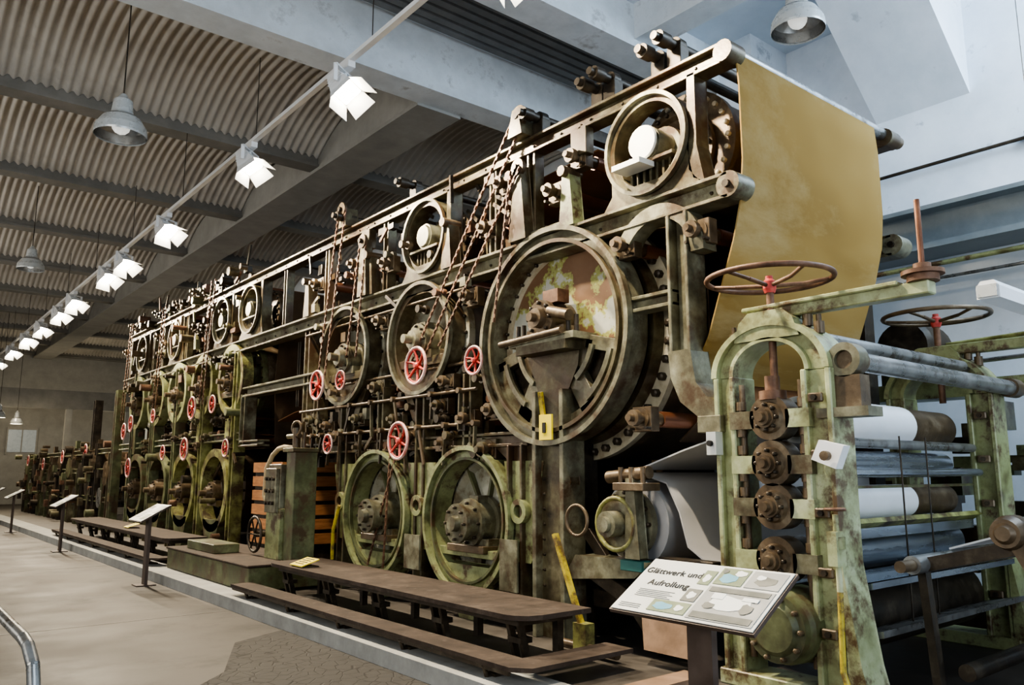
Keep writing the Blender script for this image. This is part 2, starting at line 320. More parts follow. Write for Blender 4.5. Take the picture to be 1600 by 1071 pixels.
# ---- MG (yankee) cylinder
my,mz=5.24,2.72
fr.ring(FX-.1,FX+.1,my,mz,.97,.85,'grey',n=90)
fr.ring(FX-.16,FX-.1,my,mz,.99,.945,'grey',n=90);fr.ring(FX-.14,FX-.1,my,mz,.875,.84,'iron',n=90)
fr.ring(FX-.04,FX+.04,my,mz,.86,.74,'grey',192,348,n=90)
fr.ring(FX-.04,FX+.04,my,mz,.48,.32,'iron',192,348,n=80)
fr.ring(FX+.055,FX+.065,my,mz,.86,.05,'dark',188,352,n=60)  # dark half-disc paints the shade inside the openings below the hub
for a in(194,238,302,346):
    ra=math.radians(a);fr.beam((FX,my+.4*math.cos(ra),mz+.4*math.sin(ra)),(FX,my+.86*math.cos(ra),mz+.86*math.sin(ra)),.2 if a in(238,302) else .12,.08,'grey',(1,0,0))
for sg in(-1,1):
    for rr_,a0,a1 in((.50,196,236),(.72,196,236)):
        A0,A1=(a0,a1) if sg<0 else (540-a1,540-a0)
        fr.ring(FX-.07,FX-.04,my,mz,rr_+.025,rr_-.025,'grey',A0,A1,n=90)
fr.poly([(my-.34,mz-.05),(my+.34,mz-.05),(my+.3,mz-.3),(my+.19,mz-.55),(my+.17,mz-1.0),(my+.26,mz-1.3),(my+.2,mz-1.45),(my+.2,.1),(my-.14,.1),(my-.14,mz-1.45),(my-.2,mz-1.3),(my-.12,mz-1.0),(my-.15,mz-.55),(my-.3,mz-.3)],FX-.06,FX+.05,'iron')
for s_ in(-.16,.2): fr.box(FX-.14,FX+.12,my+s_-.03,my+s_+.02,.1,mz-.5,'grey')
for s_ in(-.1,.14):
    for j in range(9): fr.lathe((FX-.06,my+s_,.4+j*.13),(-1,0,0),[(0,.016),(.02,.01)],'dark',6)
fr.ibz(my+.5,FX,.1,1.75,.24,.22,'iron');fr.ibz(my-.02,FX+.25,.1,2.0,.2,.2,'dark')
fr.poly([(my-.1,mz-1.0),(my+.9,mz-.95),(my+.6,mz-1.15),(my-.1,mz-1.3)],FX-.05,FX+.05,'iron')
hz=mz+.14
dr.lathe((FX+.1,my+.02,hz),(-1,0,0),[(0,.17),(.1,.17),(.1,.14),(.26,.14),(.26,.17),(.31,.17),(.31,.09),(.38,.085),(.38,.04),(.44,.04)],'brown',24);dr.bolts(FX-.21,my+.02,hz,.14,8,.017,'dark')
dr.box(FX-.24,FX+.04,my-.44,my+.42,mz-.09,mz-.03,'grey');dr.box(FX-.24,FX+.02,my-.34,my+.32,mz-.17,mz-.09,'iron')
dr.box(FX-.16,FX+.04,my-.24,my+.26,mz-.03,mz+.06,'brown')
dr.box(FX-.12,FX+.02,my-.12,my+.08,hz+.15,hz+.27,'rust');dr.cyl((FX-.2,my-.1,hz+.05),(FX-.2,my-.35,hz-.02),.05,'brown')
dr.cyl((FX-.28,my-.34,mz-.02),(FX-.28,my+.5,mz-.05),.03,'brown')
for s_ in(-.4,-.3,.3,.38): dr.cyl((FX-.16,my+s_,mz-.03),(FX-.16,my+s_,mz+.12),.022,'dark',8)
dr.lathe((FX+.09,my,mz),(1,0,0),[(0,.02),(0,.3),(.02,.80)],'plate',64,False)
dr.lathe((FX+.11,my,mz),(1,0,0),[(0,.80),(-.03,.815),(-.03,.86),(.1,.88)],'flange',64,False)
dr.lathe((FX+.3,my,mz),(1,0,0),[(-.1,.9),(-.1,.95),(0,.98)],'iron',80,False)
dr.lathe((FX+.3,my,mz),(1,0,0),[(0,.94),(0,1.12),(.07,1.12),(.07,1.09)],'flange',90,False)
dr.lathe((FX+.37,my,mz),(1,0,0),[(0,1.09),(.1,1.10),(1.95,1.10),(1.95,.2)],'brown',90,False)
dr.bolts(FX+.3,my,mz,1.05,44,.036,'dark',h=.05);dr.bolts(FX+.08,my,mz,.835,40,.016,'dark')
sm.box(FX-.19,FX-.17,my-.1,my+.06,1.78,2.0,'tag');sm.box(FX-.2,FX-.19,my-.03,my+.01,1.84,1.93,'black')
sm.beam((FX-.16,my+.04,2.0),(FX-.2,my+.03,2.2),.04,.03,'yellow')
py,pz=4.45,1.1
dr.lathe((FX+.05,py,pz),(-1,0,0),[(0,.27),(.06,.27),(.06,.21),(.16,.21),(.16,.1),(.3,.1),(.3,.06),(.34,.06)],'grey',26);dr.bolts(FX-.01,py,pz,.24,12,.018,'dark')
dr.torus((FX-.14,py,pz),(1,0,0),.2,.02,'lime',26,6)
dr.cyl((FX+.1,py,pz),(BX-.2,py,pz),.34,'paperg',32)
fr.poly([(4.15,.82),(4.95,.82),(5.1,.62),(4.3,.70)],FX-.1,FX+.1,'grey')
fr.poly([(4.2,.85),(4.34,.85),(4.32,1.45),(4.25,1.45)],FX-.15,FX-.05,'grey')
fr.cyl((FX-.1,4.12,1.5),(FX-.1,4.55,1.46),.05,'brown');fr.box(FX-.2,FX,4.1,4.42,1.36,1.42,'brown')
fr.box(FX-.13,FX-.02,4.2,4.42,.75,.83,'teal');sm.torus((FX-.3,4.72,1.12),(1,0,0),.12,.014,'brown')
for y in(4.15,4.27,4.38): sm.cyl((FX-.14,y,1.42),(FX-.14,y,1.54),.02,'brown',8)
fr.beam((FX,4.95,.75),(FX,4.1,.4),.12,.12,'dark');fr.beam((FX,4.1,.82),(FX,3.6,.82),.1,.1,'dark')
fr.beam((FX+.2,5.0,.45),(FX+.2,3.6,.45),.1,.14,'dark');fr.beam((FX+.1,5.0,1.0),(FX+.1,4.2,.15),.06,.1,'dark')
fr.ibz(3.78,FX,2.35,3.48,.22,.2,'grey')
cv=[(3.88,2.4),(3.86,2.2),(3.78,2.02),(3.62,1.9),(3.45,1.86),(3.45,1.98),(3.55,2.04),(3.64,2.15),(3.68,2.4)]
fr.poly(cv,FX-.12,FX+.1,'grey');fr.box(FX-.14,FX+.12,3.42,3.62,1.78,1.9,'grey')
fr.iby(3.85,4.38,FX-.02,2.9,.14,.13,'grey')
fr.ring(FX-.09,FX+.07,4.0,3.15,.46,.34,'grey',35,180,n=60)
fr.poly([(5.0,3.68),(5.6,3.68),(5.5,3.74),(5.1,3.74)],FX-.1,FX+.1,'grey')
# ---- upper dryers (2) and lower dryers (2)
UP=[7.42,9.2];LO=[6.48,8.27]
for y in UP:
    z=2.98
    fr.ring(FX-.1,FX+.08,y,z,.62,.52,'iron',n=56);fr.ring(FX-.15,FX-.1,y,z,.64,.6,'grey',n=56)
    drum(y,z,.68,FX+.12,'plate2','steel')
    hub(FX+.1,y,z-.03,.17,'grey');fr.box(FX-.08,FX+.06,y-.5,y+.5,z-.32,z-.22,'iron')
    fr.ring(FX-.04,FX+.06,y,z,.54,.36,'iron',205,335,n=56)
    fr.ibz(y-.02,FX,.1,z-.58,.2,.18,'iron')
    for s_ in(-1,1): fr.beam((FX,y+s_*.42,z-.44),(FX,y+s_*.12,z-.95),.12,.08,'iron',(1,0,0))
for i,y in enumerate(LO):
    z=1.04
    fr.ring(FX-.1,FX+.1,y,z,.7,.59,'green',n=60);fr.ring(FX-.17,FX-.1,y,z,.72,.68,'green',n=60);fr.ring(FX-.14,FX-.1,y,z,.61,.585,'dgreen',n=60)
    fr.poly([(y-.5,z-.44),(y+.5,z-.44),(y+.34,z-.7),(y+.2,z-.8),(y+.14,.1),(y-.14,.1),(y-.2,z-.8),(y-.34,z-.7)],FX-.09,FX+.1,'green')
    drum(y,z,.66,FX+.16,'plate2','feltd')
    for a in range(8):
        ra=a*pi/4+.2;dr.beam((FX+.14,y+.2*math.cos(ra),z+.2*math.sin(ra)),(FX+.15,y+.6*math.cos(ra),z+.6*math.sin(ra)),.03,.05,'dgreen',(1,0,0))
    hub(FX+.14,y,z-.03,.21,'grey');dr.lathe((FX-.1,y-.02,z-.03),(-1,0,0),[(0,.17),(.12,.17),(.12,.19),(.16,.19),(.16,.08),(.22,.07)],'grey',20);dr.bolts(FX-.26,y-.02,z-.03,.15,8,.016,'dark')
    fr.box(FX-.14,FX+.06,y-.3,y+.3,z-.31,z-.24,'brown');fr.box(FX-.08,FX+.06,y-.56,y+.56,z-.36,z-.28,'green')
for y in(7.38,9.15,5.66):
    z=1.15
    pts=[(y-.28,z+.45),(y+.28,z+.45),(y+.2,z+.1),(y+.24,z-.2),(y+.1,z-.45),(y-.1,z-.45),(y-.24,z-.2),(y-.2,z+.1)]
    fr.poly(pts,FX-.07,FX+.07,'green');fr.ring(FX-.14,FX+.05,y,z+.0,.11,.06,'green',n=24)
    fr.lathe((FX-.071,y,z),(-1,0,0),[(0,.06),(.005,.06)],'dark',16)
fr.iby(5.6,10.4,FX,1.88,.16,.14,'iron')
for y in(8.3,6.55,10.05): fr.ibz(y,FX,1.75,2.5,.16,.14,'iron')
for y,z in[(6.53,2.04),(6.1,2.1),(7.0,2.2),(7.9,2.1),(8.8,2.15),(9.6,2.1),(6.9,1.8),(8.7,1.8),(10.1,2.2),(6.9,2.45),(8.35,2.5),(6.2,1.72),(7.6,1.9),(9.3,1.95)]:
    guide(y,z,.055+R.random()*.02,R.choice(['brown','dark','iron']))
for y,z in[(4.22,1.92),(3.6,3.30),(4.9,4.30),(5.2,4.06),(6.2,3.95),(6.5,3.3),(8.2,4.0),(9.0,4.15),(10.1,4.1),(8.3,3.3),(5.95,4.35),(4.35,3.35)]:
    guide(y,z,.065,'brown')
for y,z in[(3.78,4.9),(3.95,4.86),(4.5,4.9),(4.65,4.86),(5.45,4.88),(7.7,4.85),(9.3,4.85)]:
    rl.lathe((FX-.3,y,z),(1,0,0),[(0,.035),(.05,.035),(.05,.06),(.16,.06),(.16,.045),(.25,.045),(.25,.07),(.33,.07),(.33,.045),(BX-FX+.3,.045)],'dark',14)
    fr.box(FX-.06,FX+.05,y-.07,y+.07,TZ,z-.02,'dark')
rl.cyl((FX,3.32,TZ-.05),(BX+.15,3.32,TZ-.05),.055,'steel',18);rl.lathe((BX-.05,3.32,TZ-.05),(1,0,0),[(0,.07),(.1,.07),(.1,.06),(.3,.06)],'brown',14)
for z,x in((2.32,FX-.14),(1.98,FX-.12),(3.4,FX-.08),(2.62,FX-.05)):
    rl.cyl((x,6.3 if z<3 else 6.6,z),(x,10.4,z),.018,'brown',8)
for i in range(16):
    y=6.3+i*.26;a=R.uniform(-.5,.5);l=R.uniform(.25,.5);z=R.choice([2.32,1.98])
    sm.beam((FX-.15,y,z),(FX-.15,y+l*math.sin(a),z-l*math.cos(a)),.02,.035,R.choice(['iron','brown','dark']));sm.lathe((FX-.19,y,z),(1,0,0),[(0,.03),(.08,.03)],'brown',10)
for i in range(210):
    y=R.uniform(5.7,10.3);z=R.choice([R.uniform(1.6,2.6),R.uniform(1.6,2.5),R.uniform(3.2,3.5),R.uniform(3.75,4.5)])
    if y<6.3 and z<3.6: continue
    k=R.choice(['dark','brown','iron','dark','rust','grey']);x=R.uniform(FX-.12,FX+.3);t=R.random()
    if t<.3: sm.box(x-.04,x+.04,y-R.uniform(.02,.1),y+R.uniform(.02,.1),z-R.uniform(.02,.08),z+R.uniform(.02,.08),k)
    elif t<.65: sm.lathe((x,y,z),(-1,0,0),[(0,.05),(.05,.05),(.05,.03),(.1,.03),(.1,.045),(.14,.045)],k,10)
    else:
        a=R.uniform(-1.2,1.2);l=R.uniform(.15,.4);sm.beam((x,y,z),(x,y+l*math.sin(a),z+l*math.cos(a)),.025,.04,k)
for y in(5.55,6.15,8.3,9.9,11.3,12.9,14.8,16.0,17.6,18.3,20.2):
    fr.ibz(y,FX,MZ,TZ-.17,.12,.12,'iron')
for y in(5.0,8.6,6.9,10.4):
    fr.poly([(y-.09,MZ),(y+.09,MZ),(y+.04,MZ+.5),(y-.04,MZ+.5)],FX-.12,FX+.02,'green' if y==5.0 else 'iron');fr.cyl((FX-.18,y,MZ+.5),(FX+.05,y,MZ+.5),.05,'brown',12)
for y in(4.85,8.75): fr.box(FX-.1,FX,y-.1,y+.1,4.3,4.55,'iron');fr.box(FX-.08,FX,y-.02,y+.02,4.2,4.6,'brown')
for y,z,r in[(10.20,2.69,.19),(9.50,2.70,.12),(7.65,2.70,.2),(6.54,2.64,.14),(9.80,1.87,.12),(8.0,1.86,.2),(15.59,2.71,.2),(14.45,2.71,.15),(20.0,2.62,.18),(20.6,2.46,.18),(15.9,1.94,.2),(13.66,1.91,.14),(19.95,1.6,.2),(18.2,2.7,.14),(17.3,1.9,.14)]:
    wheel(y*.955,1.5+(z-1.5)*.955,r,FX-.22)
def spro(y,z,r,x):
    ch.lathe((x-.02,y,z),(1,0,0),[(0,r*.3),(0,r),(.04,r),(.04,r*.3)],'brown',18);ch.lathe((x-.06,y,z),(1,0,0),[(0,r*.35),(.2,r*.35)],'dark',10)
cx=FX-.16
spro(5.6,4.92,.11,cx);spro(5.62,4.4,.09,cx);spro(9.3,4.95,.1,cx);spro(8.7,4.38,.09,cx)
ch.chain((cx,5.5,4.92),(cx,7.3,2.65));ch.chain((cx,5.71,4.92),(cx,7.5,2.7));ch.chain((cx-.04,5.55,4.38),(cx-.04,6.9,2.8));ch.chain((cx-.04,5.69,4.38),(cx-.04,5.95,2.9))
ch.chain((cx,9.2,4.95),(cx,9.65,2.7));ch.chain((cx,9.4,4.95),(cx,9.85,2.7));ch.chain((cx,8.62,4.38),(cx,8.8,2.9));ch.chain((cx,8.78,4.38),(cx,9.05,2.9))
ch.chain((cx,7.9,1.75),(cx,8.0,.45));ch.chain((cx,7.75,1.75),(cx,8.35,.45))
fr.poly([(5.52,TZ),(5.72,TZ),(5.65,4.98),(5.57,4.98)],cx-.05,cx+.2,'iron')
fr.poly([(5.5,MZ),(5.74,MZ),(5.66,4.42),(5.58,4.42)],cx-.02,cx+.1,'iron');fr.poly([(8.6,MZ),(8.82,MZ),(8.75,4.4),(8.65,4.4)],cx,cx+.1,'iron');fr.poly([(9.2,TZ),(9.4,TZ),(9.34,4.98),(9.26,4.98)],cx,cx+.2,'iron')
# gap section
fr.iby(9.9,12.75,FX,2.86,.2,.16,'grey');fr.ibz(12.7,FX,1.95,2.75,.2,.2,'grey');fr.iby(12.0,12.8,FX,2.0,.2,.1,'grey')
fr.ibz(10.4,FX,.1,MZ-.2,.16,.16,'iron');fr.ibz(11.4,FX+.3,MZ-1.2,MZ-.2,.1,.1,'dark')
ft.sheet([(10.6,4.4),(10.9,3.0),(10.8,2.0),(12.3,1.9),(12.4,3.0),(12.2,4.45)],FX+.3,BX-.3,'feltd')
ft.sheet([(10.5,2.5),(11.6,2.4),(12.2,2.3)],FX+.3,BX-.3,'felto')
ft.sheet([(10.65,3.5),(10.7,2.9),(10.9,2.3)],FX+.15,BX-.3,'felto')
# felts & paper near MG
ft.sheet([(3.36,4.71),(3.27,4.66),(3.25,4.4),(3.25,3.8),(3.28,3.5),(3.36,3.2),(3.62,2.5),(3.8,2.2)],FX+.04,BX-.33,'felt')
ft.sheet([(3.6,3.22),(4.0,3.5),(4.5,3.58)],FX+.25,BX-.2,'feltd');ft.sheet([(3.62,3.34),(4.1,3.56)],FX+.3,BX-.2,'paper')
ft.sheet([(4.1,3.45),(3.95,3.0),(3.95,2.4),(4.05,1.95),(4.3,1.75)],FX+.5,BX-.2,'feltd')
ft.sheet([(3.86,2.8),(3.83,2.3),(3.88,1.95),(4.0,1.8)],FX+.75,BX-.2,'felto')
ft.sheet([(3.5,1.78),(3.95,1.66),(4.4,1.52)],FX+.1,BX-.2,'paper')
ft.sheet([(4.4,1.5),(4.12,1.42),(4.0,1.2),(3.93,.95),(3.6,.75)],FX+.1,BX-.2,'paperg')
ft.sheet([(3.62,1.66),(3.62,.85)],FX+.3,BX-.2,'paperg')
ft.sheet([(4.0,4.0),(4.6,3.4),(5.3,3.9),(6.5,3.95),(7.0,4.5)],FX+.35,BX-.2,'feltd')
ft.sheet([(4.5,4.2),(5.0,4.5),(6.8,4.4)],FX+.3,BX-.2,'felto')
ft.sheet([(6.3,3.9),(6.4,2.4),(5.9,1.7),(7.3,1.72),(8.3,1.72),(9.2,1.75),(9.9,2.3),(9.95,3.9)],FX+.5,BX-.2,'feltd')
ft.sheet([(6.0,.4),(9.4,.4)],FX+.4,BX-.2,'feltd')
# ---- far dryer sections
for i in range(5):
    y=13.35+1.47*i;z=3.05
    fr.ring(FX-.1,FX+.08,y,z,.6,.49,'lime' if i<2 else 'green',n=32);fr.poly([(y-.1,z-.6),(y+.1,z-.6),(y+.1,1.9),(y-.1,1.9)],FX-.1,FX+.1,'lime' if i<2 else 'dgreen')
    drum(y,z,.64,FX+.26,'dgreen','brown');hub(FX+.1,y,z-.05,.15)
    fr.box(FX-.08,FX+.06,y-.5,y+.5,z-.3,z-.2,'dgreen')
for i in range(4):
    y=13.9+1.7*i;z=1.2
    fr.ring(FX-.1,FX+.1,y,z,.7,.57,'lime' if i<2 else 'dgreen',n=32);drum(y,z,.66,FX+.26,'brown','brown');hub(FX+.1,y,z-.05,.17)
    fr.poly([(y-.4,z-.5),(y+.4,z-.5),(y+.15,.1),(y-.15,.1)],FX-.1,FX+.1,'dgreen')
for i in range(6):
    y=13.05+1.6*i
    fr.ibz(y,FX-.02,.1,MZ-.2,.2,.18,'lime' if i<2 else 'dgreen')
fr.iby(12.8,20.6,FX,2.15,.16,.14,'dgreen')
for i in range(44):
    guide(R.uniform(13,20.4),R.choice([R.uniform(1.9,2.5),R.uniform(3.3,3.5),R.uniform(3.9,4.5),R.uniform(4.8,4.95)]),.06,R.choice(['brown','dark','dgreen','iron']),arm=True)
for i in range(260):
    y=R.uniform(12.8,20.6);z=R.choice([R.uniform(.4,2.6),R.uniform(3.2,3.5),R.uniform(3.75,4.5),R.uniform(4.7,4.95)])
    k=R.choice(['dark','brown','iron','dgreen','dark','rust']);x=R.uniform(FX-.15,FX+.3);t=R.random()
    if t<.35: sm.box(x-.04,x+.04,y-R.uniform(.03,.12),y+R.uniform(.03,.12),z-R.uniform(.03,.1),z+R.uniform(.03,.1),k)
    elif t<.7: sm.cyl((x,y,z),(x-R.uniform(.08,.25),y,z),R.uniform(.03,.08),k,10)
    else:
        a=R.uniform(-1.2,1.2);l=R.uniform(.2,.5);sm.beam((x,y,z),(x,y+l*math.sin(a),z+l*math.cos(a)),.03,.05,k)
ft.sheet([(12.7,4.4),(13.0,3.75),(20.3,3.75),(20.5,4.4)],FX+.4,BX-.2,'feltd')
ft.sheet([(12.7,1.9),(20.5,1.9),(20.5,4.4)],FX+.5,BX-.2,'feltd')
for y in(14.2,17.2,19.8):
    ch.chain((cx,y,4.95),(cx,y+.3,2.7));ch.chain((cx,y+.2,4.95),(cx,y+.5,2.7))
for i in range(6):
    sm.box(FX-.02,FX+1.2,11.2,12.3,.45+i*.21,.6+i*.21,'crate')
sm.box(FX,FX+1.2,11.25,12.25,.1,1.65,'dark')
sm.box(FX+1.3,FX+1.5,10.6,12.7,.1,3.4,'dark')  # dark slab puts the shade of the recess behind the gap into colour
# ---- wet end further away
for i in range(9):
    y=21.4+1.5*i;h=R.uniform(1.7,2.6)
    fr.ibz(y,FX,.1,h,.2,.2,R.choice(['dgreen','dark','iron']));fr.ibz(y+.6,FX,.1,h-.4,.2,.15,R.choice(['dgreen','dark']))
    dr.cyl((FX-.1,y+.3,h-.5),(BX,y+.3,h-.5),.3,R.choice(['brown','dgreen','dark']),20)
    dr.cyl((FX-.1,y+.8,h-1.1),(BX,y+.8,h-1.1),.25,R.choice(['brown','steel','dark']),20)
    if i%2: wheel(y+.2,h-.2,.18,FX-.3)
for z in(.9,1.6,2.1): fr.iby(21,34.5,FX,z,.14,.14,'dgreen')
for y in(21.2,23.5): fr.ibz(y,FX,.1,3.4,.2,.2,'dark')
for i in range(120):
    y=R.uniform(21,34);z=R.uniform(.3,2.3);k=R.choice(['dark','brown','iron','dgreen','rust']);x=R.uniform(FX-.3,FX+.2)
    if R.random()<.5: sm.box(x-.05,x+.05,y-.1,y+.1,z-.08,z+.12,k)
    else: sm.cyl((x,y,z),(x-.2,y,z),R.uniform(.04,.12),k,10)
for i in range(12):
    y=3.7+i*1.55;fr.ibz(y,BX,.1,TZ-.17,.18,.18,'dark')
for y in(5.0,8.0,11.0,14,17,20): fr.beam((FX,y,TZ-.1),(BX,y,TZ-.1),.1,.12,'dark')
fr.box(BX+.05,BX+.1,5.5,20,.1,3.5,'dark')
fr.done(.006);dr.done();rl.done();hw.done();ch.done();sm.done();ft.done()
b=B("valves",PM)
for y,z in[(9.95,.9),(9.2,.85)]:
    b.tube([(4.62,y,.45),(4.58,y-.08,.8),(4.58,y-.22,1.1)],.022,'yellow')
b.box(FX-.2,FX-.18,7.2,7.5,.5,.85,'grey');b.box(FX-.2,FX-.18,5.6,5.85,.45,.9,'grey')
b.beam((4.5,4.98,1.0),(4.5,4.68,.32),.05,.03,'yellow');b.box(4.46,4.56,4.6,4.74,.1,.34,'lime')
b.cyl((4.5,4.95,.16),(4.5,4.3,.16),.035,'brown',10)
b.polyv([(4.62,4.15,.21),(4.62,3.6,.21),(4.76,3.6,.6),(4.76,4.3,.6)],(.03,0,0),'board')
b.done()
# ---------------------------------------------------------------- control cabinet
CC=empty("control_cabinet")
b=B("cabinet_body",CC)
b.box(4.15,4.45,9.35,9.6,.432,1.75,'dgreen');b.box(4.1,4.45,9.62,10.05,.432,1.05,'green');b.box(4.05,4.1,9.67,10.0,1.0,1.55,'grey')
b.box(4.1,4.35,9.65,10.03,1.05,1.6,'grey')
for j in range(3):
    for i in range(3): b.cyl((4.06,9.73+i*.1,1.12+j*.15),(4.02,9.73+i*.1,1.12+j*.15),.025,'dark',10)
b.box(4.1,4.45,9.31,9.62,1.75,1.8,'dgreen');b.cyl((4.2,9.45,1.8),(4.2,9.45,2.05),.045,'iron');b.torus((4.2,9.45,2.05),(1,.3,0),.08,.018,'brown')
b.cyl((4.3,9.45,1.8),(4.3,9.45,2.0),.03,'brown');b.cyl((4.2,9.35,1.95),(4.2,9.7,1.95),.03,'iron')
b.tube([(4.2,10.1,.9),(4.15,10.25,1.2),(4.15,10.22,1.55),(4.18,10.12,1.72),(4.2,9.98,1.8),(4.2,9.8,1.82),(4.25,9.6,1.8)],.032,'hose',12)
b.torus((4.1,10.4,.7),(1,0,0),.22,.02,'dark');b.cyl((4.1,10.4,.7),(4.44,10.4,.7),.04,'dark')
for i in range(6):
    a=i*pi/3;b.cyl((4.1,10.4,.7),(4.1,10.4+.22*math.cos(a),.7+.22*math.sin(a)),.012,'dark',6)
b.box(4.37,4.44,10.35,10.45,.432,.75,'dark')
b.done(.008)
# ---------------------------------------------------------------- walkways
def walkway(name,x0,x1,y0,y1,z,k='wood'):
    e=empty(name);b=B("deck",e);r=.2
    pts=[(x0+r,y0),(x1,y0),(x1,y1),(x0+r,y1)]+[(x0+r-r*math.sin(a),y1-r+r*math.cos(a)) for a in(.5,1,pi/2)]+[(x0+r-r*math.cos(a),y0+r-r*math.sin(a)) for a in(0,.5,1)]
    b.polyv([(x,y,z-.035) for x,y in pts],(0,0,.035),k)
    b.box(x0+.1,x1-.05,y0+.15,y1-.15,z-.09,z-.035,'dark')
    n=max(2,int((y1-y0)/1.1))
    for i in range(n+1):
        y=y0+.25+(y1-y0-.5)*i/n
        for dy in(-.06,.06): b.beam((x0+.14,y+dy,z-.06),(x0+.22,y+dy,.132),.035,.05,'dark')
        b.beam((x0+.14,y,z-.2),(x0+.25,y,z-.2),.15,.04,'dark');b.box(x1-.14,x1-.08,y-.03,y+.03,.132,z-.06,'dark')
    s0=x0-.27;zs=z-.25
    b.polyv([(s0+.1,y0-.32,zs-.03),(s0,y0-.2,zs-.03),(s0,y1+.3,zs-.03),(s0+.24,y1+.3,zs-.03),(s0+.24,y0-.05,zs-.03),(x1+.1,y0-.05,zs-.03),(x1+.1,y0-.32,zs-.03)],(0,0,.03),k)
    b.box(s0+.01,s0+.03,y0-.18,y1+.28,zs-.06,zs-.03,'dark')
    for i in range(n+1):
        y=y0+.1+(y1-y0-.2)*i/n
        b.tube([(s0+.02,y,zs-.04),(s0+.05,y,zs-.12),(s0+.12,y,.15)],.018,'dark',6);b.box(s0+.02,s0+.2,y-.02,y+.02,zs-.05,zs-.03,'dark');b.box(s0+.08,s0+.2,y-.05,y+.05,.132,.15,'dark')
    b.done();return e
walkway("walkway_platform",3.67,4.35,4.42,8.95,.5)
walkway("walkway_platform",3.72,4.35,12.95,20.2,.5)
b=B("green_plinth");b.box(3.62,4.62,9.3,12.45,.132,.40,'dgreen');b.box(3.6,4.62,9.29,12.47,.40,.43,'wood');b.done(.008)
b=B("green_step_box");b.box(3.75,4.1,10.9,12.0,.431,.55,'dgreen');b.done(.008)
def label(x,y,z,w=.3,d=.2):
    e=empty("yellow_label");b=B("plate",e)
    b.polyv([(x,y,z),(x,y-w,z),(x+d,y-w,z+.06),(x+d,y,z+.06)],(0,0,.01),'tag')
    b.box(x+.02,x+d,y-w,y,z-.012,z,'dark')
    for i in range(4):
        t=.2+i*.2;b.polyv([(x+d*t,y-.04,z+.06*t+.011),(x+d*t,y-w+.05,z+.06*t+.011),(x+d*(t+.07),y-w+.05,z+.06*(t+.07)+.011),(x+d*(t+.07),y-.04,z+.06*(t+.07)+.011)],(0,0,.001),'black')
    b.done()
label(3.72,8.4,.512)
label(3.85,16,.512)
# ---------------------------------------------------------------- calender
CA=empty("calender_stack")
def calframe(X,w,b,kk='cgreen'):
    ys,ye=2.69,3.39;zt=2.16
    for y,wd in((ys,.17),(ye,.13)):
        b.box(X-w/2,X+w/2,y-wd/2,y+wd/2,.1,zt,kk);b.box(X-w/2-.05,X+w/2+.05,y-wd/2-.02,y-wd/2+.02,.1,zt,kk);b.box(X-w/2-.05,X+w/2+.05,y+wd/2-.02,y+wd/2+.02,.1,zt,kk)
    b.polyv([(X-w/2-.05,ys-.1,.1),(X-w/2-.05,ys-.24,.1),(X-w/2-.05,ys-.18,.35),(X-w/2-.05,ys-.1,.9)],(w+.1,0,0),kk)
    yc=(ys+ye)/2
    ro,ri=.435,.285
    b.ring(X-w/2,X+w/2,yc,zt,ro,ri,kk,0,180,n=56,ez=.8);b.ring(X-w/2-.05,X+w/2+.05,yc,zt,ro+.015,ro-.03,kk,0,180,n=56,ez=.8);b.ring(X-w/2-.04,X+w/2+.04,yc,zt,ri+.02,ri-.01,kk,0,180,n=56,ez=.8)
    b.poly([(yc-.24,zt+.24),(yc+.24,zt+.24),(yc+.2,zt+.36),(yc+.13,zt+.42),(yc-.13,zt+.42),(yc-.2,zt+.36)],X-w/2-.04,X+w/2+.04,kk)
    for dy,dz in((-.33,.24),(-.25,.3),(.25,.3),(.33,.24)): b.lathe((X,yc+dy,zt+dz),(0,0,1),[(0,.035),(.08,.035),(.08,.018),(.13,.018)],'brown',8)
    for j in range(5):
        b.box(X-w/2-.07,X-w/2-.04,ys-.05,ys+.05,.5+j*.36,.56+j*.36,'brown')
        b.lathe((X-w/2-.07,ys,.53+j*.36),(-1,0,0),[(0,.02),(.02,.02)],'dark',6)
    b.box(X-w/2-.06,X+w/2+.06,ys-.14,ye+.12,.1,.2,kk)
b=B("side_frames",CA);calframe(4.8,.16,b);calframe(7.35,.16,b,'green')
yc=3.03
for dy in(-.21,.24):
    b.cyl((4.72,yc+dy,.3),(4.72,yc+dy,2.1),.022,'brown',10)
b.beam((4.8,3.2,2.58),(4.8,1.98,2.58),.1,.08,'cgreen');b.box(4.72,4.88,2.15,3.25,2.61,2.64,'cgreen')
b.lathe((4.8,2.03,2.62),(0,0,1),[(0,.09),(.04,.09),(.04,.12),(.065,.12),(.065,.05),(.11,.05)],'rust',18);b.cyl((4.8,2.03,2.62),(4.8,2.03,3.13),.017,'copper',10)
b.beam((7.35,3.2,2.56),(7.35,1.98,2.56),.1,.09,'green')
b.done(.008)
b=B("rolls",CA)
rollz=[(1.86,.15),(1.56,.10),(1.28,.115),(.94,.14),(.54,.22)]
